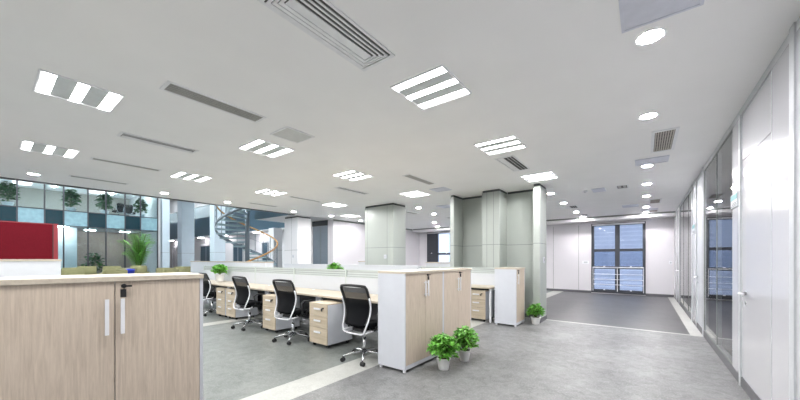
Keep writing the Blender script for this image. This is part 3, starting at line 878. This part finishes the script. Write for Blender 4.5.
# cross front at the far side of the atrium
YC = 12.4
struct('wall_atrium_back', bx(-44, -10.2, YC, YC+.2, 0, 7.6), 'wall')
bm = bx(-44, -12.7, 11.4, YC, 3.3, 4.85)
struct('trim_12', bm, 'navy')
struct('trim_13', bx(-44, -12.7, 11.38, YC, 3.25, 3.3), 'wall')
w = thing('window_6', '', 'w'); del w['label']; del w['category']; w['kind'] = 'structure'
obj('balustrade_pane', bx(-43, -13, 11.43, 11.45, 4.85, 5.85), 'railglass', w)
obj('rail', tube(BM(), [(-43, 11.44, 5.88), (-13, 11.44, 5.88)], .03, 8), 'silver', w)
for n_, (a, b, mat) in enumerate(((-40, -38.0, 'doorwhite'), (-32.8, -30.4, 'dark'), (-26.4, -24.9, 'dark'), (-22, -20.6, 'dark'), (-17, -15.8, 'doorwhite'))):
    dd = struct('door_%d' % (5+n_), bx(a, b, YC-.05, YC-.01, 0, 2.5), 'navy' if mat == 'dark' else mat)
    bm = BM(); box(bm, a-.08, a, YC-.08, YC, 0, 2.6); box(bm, b, b+.08, YC-.08, YC, 0, 2.6); box(bm, a, b, YC-.08, YC, 2.5, 2.6)
    box(bm, (a+b)/2-.02, (a+b)/2+.02, YC-.07, YC-.05, 0, 2.5)
    obj('door_frame', bm, 'alum2', dd)
for x, y, s in ((-29.4, 10.0, .45), (-23.7, 10.0, .36), (-27.35, 7.98, .22), (-15.3, 9.3, .24), (-13.9, 10.2, .2)):
    z = 7.6 if s > .3 or x < -27 else 2.95
    c = struct('wall_column', bx(x-s, x+s, y-s, y+s, 0, z), 'bluewhite' if x < -20 else 'wall')
    obj('panel_joint', bx(x-s-.003, x+s+.003, y-s-.003, y+s, 1.8, 1.815), 'seam', c)
# slab by the spiral stair
struct('ceiling', bx(-12.6, XE-.05, 6.8, YC, H, H+.06), 'wall')
struct('trim_14', bx(-12.62, XE-.05, 6.76, 6.80, H, 4.1), 'navy')
struct('trim_15', bx(-12.66, -12.62, 6.76, YC, H, 4.1), 'navy')
struct('floor', bx(-12.6, XE-.05, 6.8, YC, H+.06, 3.6), 'wall')
t = copytree(bd); t.location = (-12.0, 7.9, H); t['label'] = 'round downlight in the soffit beside the spiral stair'; t['group'] = 'round ceiling downlights'
# added glowing panels on the unseen roof, to light the atrium
for i, (x, y) in enumerate([(x, y) for x in (-13.5, -17.5, -22, -25.5) for y in (-2.5, 2, 6.5)] + [(-32, 10.2), (-38, 10.2), (-20, 10.6)]):
    tag(obj('roof_fill_panel', bx(x-.9, x+.9, y-.5, y+.5, 7.55, 7.6), 'roof_fill'), 'added rectangular fill light on the unseen roof over the atrium', 'ceiling light', 'added atrium fill lights')
# interior lamps in rooms behind the glass
for x, y in ((-29, -3), (-29, -.5), (-29.2, 1.6), (-29, 3.4), (-29.2, 5.0), (-29, 6.6), (-32, 0), (-32, 3), (-32, 6)):
    tag(obj('office_lamp', bx(x-.25, x+.25, y-.05, y+.05, 6.26, 6.30), 'int_lamp_b'), 'strip lamp in the upper office behind the atrium glass', 'ceiling light', 'upper office strip lamps')
for x, y in ((-29.5, 4.4), (-29.5, 6.2), (-27.6, 1.5), (-27.6, 2.9), (-27.6, -1)):
    tag(obj('office_lamp', bx(x-.1, x+.1, y-.25, y+.25, 3.26, 3.30), 'int_lamp'), 'lamp in the ground floor room behind the atrium glass', 'ceiling light', 'ground floor room lamps')
for x in (-39, -36, -31.5, -27, -22, -18):
    tag(obj('soffit_light', cyl(BM(), x, 11.9, 3.22, 3.251, .25), 'spot2'), 'round soffit lamp under the dark balcony band', 'ceiling light', 'balcony soffit lamps')
# added fill lights that brighten the rooms behind the right-hand partition
for y in (6.4, 8.4, 10.8, 13.6):
    tag(obj('room_fill_panel', bx(2.3, 2.9, y-.3, y+.3, H-.02, H), 'room'), 'added square fill light in the rooms behind the glass partition', 'ceiling light', 'added room fill lights')

# trees behind and in front of the glass
def tree(label, loc, h, R, n, seed, group, lw=.16):
    return bushy(label, loc, .22, .38, R, h, n, group, seed, lw, 'leafB', 'potted_tree')
tree('potted tree upstairs at the left edge behind the atrium glass', (-28, .87, 4.12), 1.2, .40, 260, 11, 'potted trees on the upper floor')
tree('potted tree upstairs, second from the left behind the glass', (-28, 3.32, 4.12), 1.2, .40, 260, 12, 'potted trees on the upper floor')
tree('potted tree upstairs, third from the left behind the glass', (-28, 4.86, 4.12), 1.2, .40, 260, 13, 'potted trees on the upper floor')
tree('potted tree upstairs at the right end behind the atrium glass', (-28, 6.75, 4.12), 1.1, .36, 240, 14, 'potted trees on the upper floor')
tree('small dark plant downstairs behind the glass by the brown wall', (-28, 4.35, 0), 1.4, .55, 260, 15, 'plants on the ground floor')
def palm(label, loc, h):
    rnd = random.Random(5); t = thing('potted_palm', label, 'plant', loc)
    p = obj('pot', lathe([(.2, 0), (.28, .45), (.24, .45), (.23, .40)]), 'pot', t, True)
    bm = BM(); sb = BM()
    for k in range(30):
        a = rnd.uniform(0, 2*PI); e = rnd.uniform(.95, 1.5); L = rnd.uniform(.6, 1)*h*.95; pts = []
        for j in range(9):
            s = j/8; r = L*s*math.cos(e)*1.1; z = .4+L*s*math.sin(e)-L*.25*s**2.6
            pts.append(Vector((math.cos(a)*r*(.36+.2*s), math.sin(a)*r*(.36+.2*s), z)))
        tube(sb, pts, .012, 4)
        for j in range(3, 9):
            for m in range(2):
                q = pts[j].lerp(pts[j-1], m*.5)
                d = (pts[j]-pts[j-1]).normalized(); sd_ = d.cross(Vector((0,0,1))).normalized()
                for sgn in (-1, 1): leaf(bm, q, d*.6+sd_*sgn+Vector((0,0,-.15)), .32, .075, .5, 0)
    obj('stem', sb, 'stem', t); obj('frond', bm, 'leafA', t)
palm('tall palm in a pot in front of the atrium glass', (-25.2, 6.0, 0), 3.9)

# chairs upstairs
dup(c0, (-28.6, 5.68, 4.12), 2.0, 'dark office chair upstairs behind the atrium glass, left one', 'office chairs on the upper floor')
dup(c0, (-28.9, 6.35, 4.12), 1.0, 'dark office chair upstairs behind the atrium glass, right one', 'office chairs on the upper floor')

# olive lounge chairs
def armchair():
    t = thing('lounge_chair', '', 'armchair')
    obj('seat', bx(-.30, .30, -.30, .34, .16, .44, .05), 'olive', t, False)
    bm = BM()
    prof = [(-.30, .20), (-.42, .96), (-.34, 1.0), (-.24, .92), (-.14, .40), (-.14, .20)]
    A = [bm.verts.new((-.36, y, z)) for y, z in prof]; B = [bm.verts.new((.36, y, z)) for y, z in prof]
    bm.faces.new(A); bm.faces.new(B[::-1])
    for k in range(len(prof)): bm.faces.new((A[k], A[(k+1) % 6], B[(k+1) % 6], B[k]))
    bmesh.ops.bevel(bm, geom=bm.edges[:], offset=.035, segments=3, affect='EDGES')
    obj('backrest', bm, 'olive', t, True)
    for s in (-1, 1):
        obj('armrest', bx(s*.355-.055, s*.355+.055, -.30, .34, .16, .62, .04), 'olive', t)
        for y in (-.24, .28): obj('leg', cyl(BM(), s*.30, y, 0, .17, .02, .025, 10), 'chrome', t)
    return t
a0 = armchair()
arm = [((-14.9, 2.70), 1.9, 'nearest olive lounge chair beyond the foreground cabinet'), ((-13.9, 3.95), 2.2, 'olive lounge chair just left of the low white partition'),
       ((-23.0, 5.50), 1.2, 'olive lounge chair right beneath the tall palm'), ((-16.2, 4.75), 1.4, 'olive lounge chair right of the blue bin'),
       ((-19.9, 2.35), 1.7, 'olive lounge chair next to the white partition under the red screen'), ((-22.8, 3.25), 1.5, 'olive lounge chair in front of the white ground floor wall'),
       ((-22.3, 4.10), 1.6, 'olive lounge chair in front of the brown interior, left'), ((-17.4, 3.55), 1.9, 'olive lounge chair behind the nearest one'),
       ((-18.3, 6.10), 1.2, 'far olive lounge chair against the blue white column')]
for i, ((x, y), rz, lab) in enumerate(arm):
    a = a0 if i == 0 else copytree(a0); a.location = (x, y, 0); a.rotation_euler = (0, 0, rz); a['label'] = lab; a['group'] = 'olive lounge chairs in the atrium'
b = tag(obj('waste_bin', lathe([(.12, 0), (.15, .90), (.16, .91), (.15, .96), (.05, .98)]), 'blue', None, True), 'small blue bin between the olive lounge chairs', 'bin')
b.location = (-15.6, 3.42, 0)
obj('lid_rim', lathe([(.162, .89), (.168, .90), (.162, .91)]), 'blue', b)

# ------------------------------------------------------------------ spiral staircase
SX, SY, SR = -13.04, 6.66, 1.15
t = thing('spiral_staircase', 'grey steel spiral staircase with orange wood handrail in the atrium', 'staircase', (SX, SY, 0))
obj('pole', cyl(BM(), 0, 0, 0, 4.6, .085, n=24), 'steel', t, True)
vx, vy = -SX, -SY; va = math.atan2(vy, vx)          # direction of the near side
N = 21; A0 = va - .15; TOT = 2*PI*1.06
def helix(s, r, dz): 
    a = A0 + TOT*s; return Vector((r*math.cos(a), r*math.sin(a), .17 + 3.35*s + dz))
for k in range(N):
    s0, s1 = k/N, (k+.92)/N; bm = BM(); z = .17+3.35*k/N
    ang = [A0+TOT*s0, A0+TOT*(s0+s1)/2, A0+TOT*s1]
    lo, hi = [], []
    for zz, lst in ((z-.06, lo), (z, hi)):
        lst.append(bm.verts.new((.08*math.cos(ang[0]), .08*math.sin(ang[0]), zz)))
        for q in ang: lst.append(bm.verts.new((SR*math.cos(q), SR*math.sin(q), zz)))
        lst.append(bm.verts.new((.08*math.cos(ang[2]), .08*math.sin(ang[2]), zz)))
    bm.faces.new(lo[::-1]); bm.faces.new(hi)
    for j in range(5): bm.faces.new((lo[j], lo[(j+1) % 5], hi[(j+1) % 5], hi[j]))
    obj('tread', bm, 'tread', t)
bm = BM(); P = []
for k in range(65):
    s = k/64
    for r in (SR, SR+.02):
        a, b_ = helix(s, r, -.10), helix(s, r, .02); P.append((bm.verts.new(a), bm.verts.new(b_)))
for k in range(64):
    i0, i1 = 2*k, 2*k+2
    bm.faces.new((P[i0][0], P[i1][0], P[i1][1], P[i0][1])); bm.faces.new((P[i0+1][0], P[i0+1][1], P[i1+1][1], P[i1+1][0]))
    bm.faces.new((P[i0][1], P[i1][1], P[i1+1][1], P[i0+1][1])); bm.faces.new((P[i0][0], P[i0+1][0], P[i1+1][0], P[i1][0]))
obj('stringer', bm, 'steel', t, True)
obj('handrail', tube(BM(), [helix(k/72, SR+.01, 1.0) for k in range(0, 73)], .034, 10), 'orange', t, True)
for k in range(0, N):
    p = helix((k+.5)/N, SR+.01, 0); bb = obj('baluster', tube(BM(), [(p.x, p.y, p.z-.02), (p.x, p.y, p.z+.98)], .013, 6), 'steel', t)
bm = BM()
for dz in (.5,): tube(bm, [helix(k/60, SR+.01, dz) for k in range(61)], .006, 5)
obj('guard_wire', bm, 'steel', t, True)

# ------------------------------------------------------------------ world, camera, view
wd = bpy.data.worlds.new('World'); SC.world = wd; wd.use_nodes = True
bg = wd.node_tree.nodes['Background']; bg.inputs['Color'].default_value = (.58, .64, .76, 1); bg.inputs['Strength'].default_value = .85

cam = bpy.data.cameras.new('camera'); co = bpy.data.objects.new('camera', cam); C.objects.link(co)
cam.sensor_width = 36; cam.lens = 14.4; cam.shift_y = 59/800; cam.clip_start = .05; cam.clip_end = 200
co.location = (0, 0, EYE); co.rotation_euler = (PI/2, 0, math.atan(245/320))
SC.camera = co
vs = SC.view_settings
vs.view_transform = 'Standard'; vs.look = 'None'; vs.gamma = 1; vs.use_curve_mapping = False; vs.exposure = 1.88
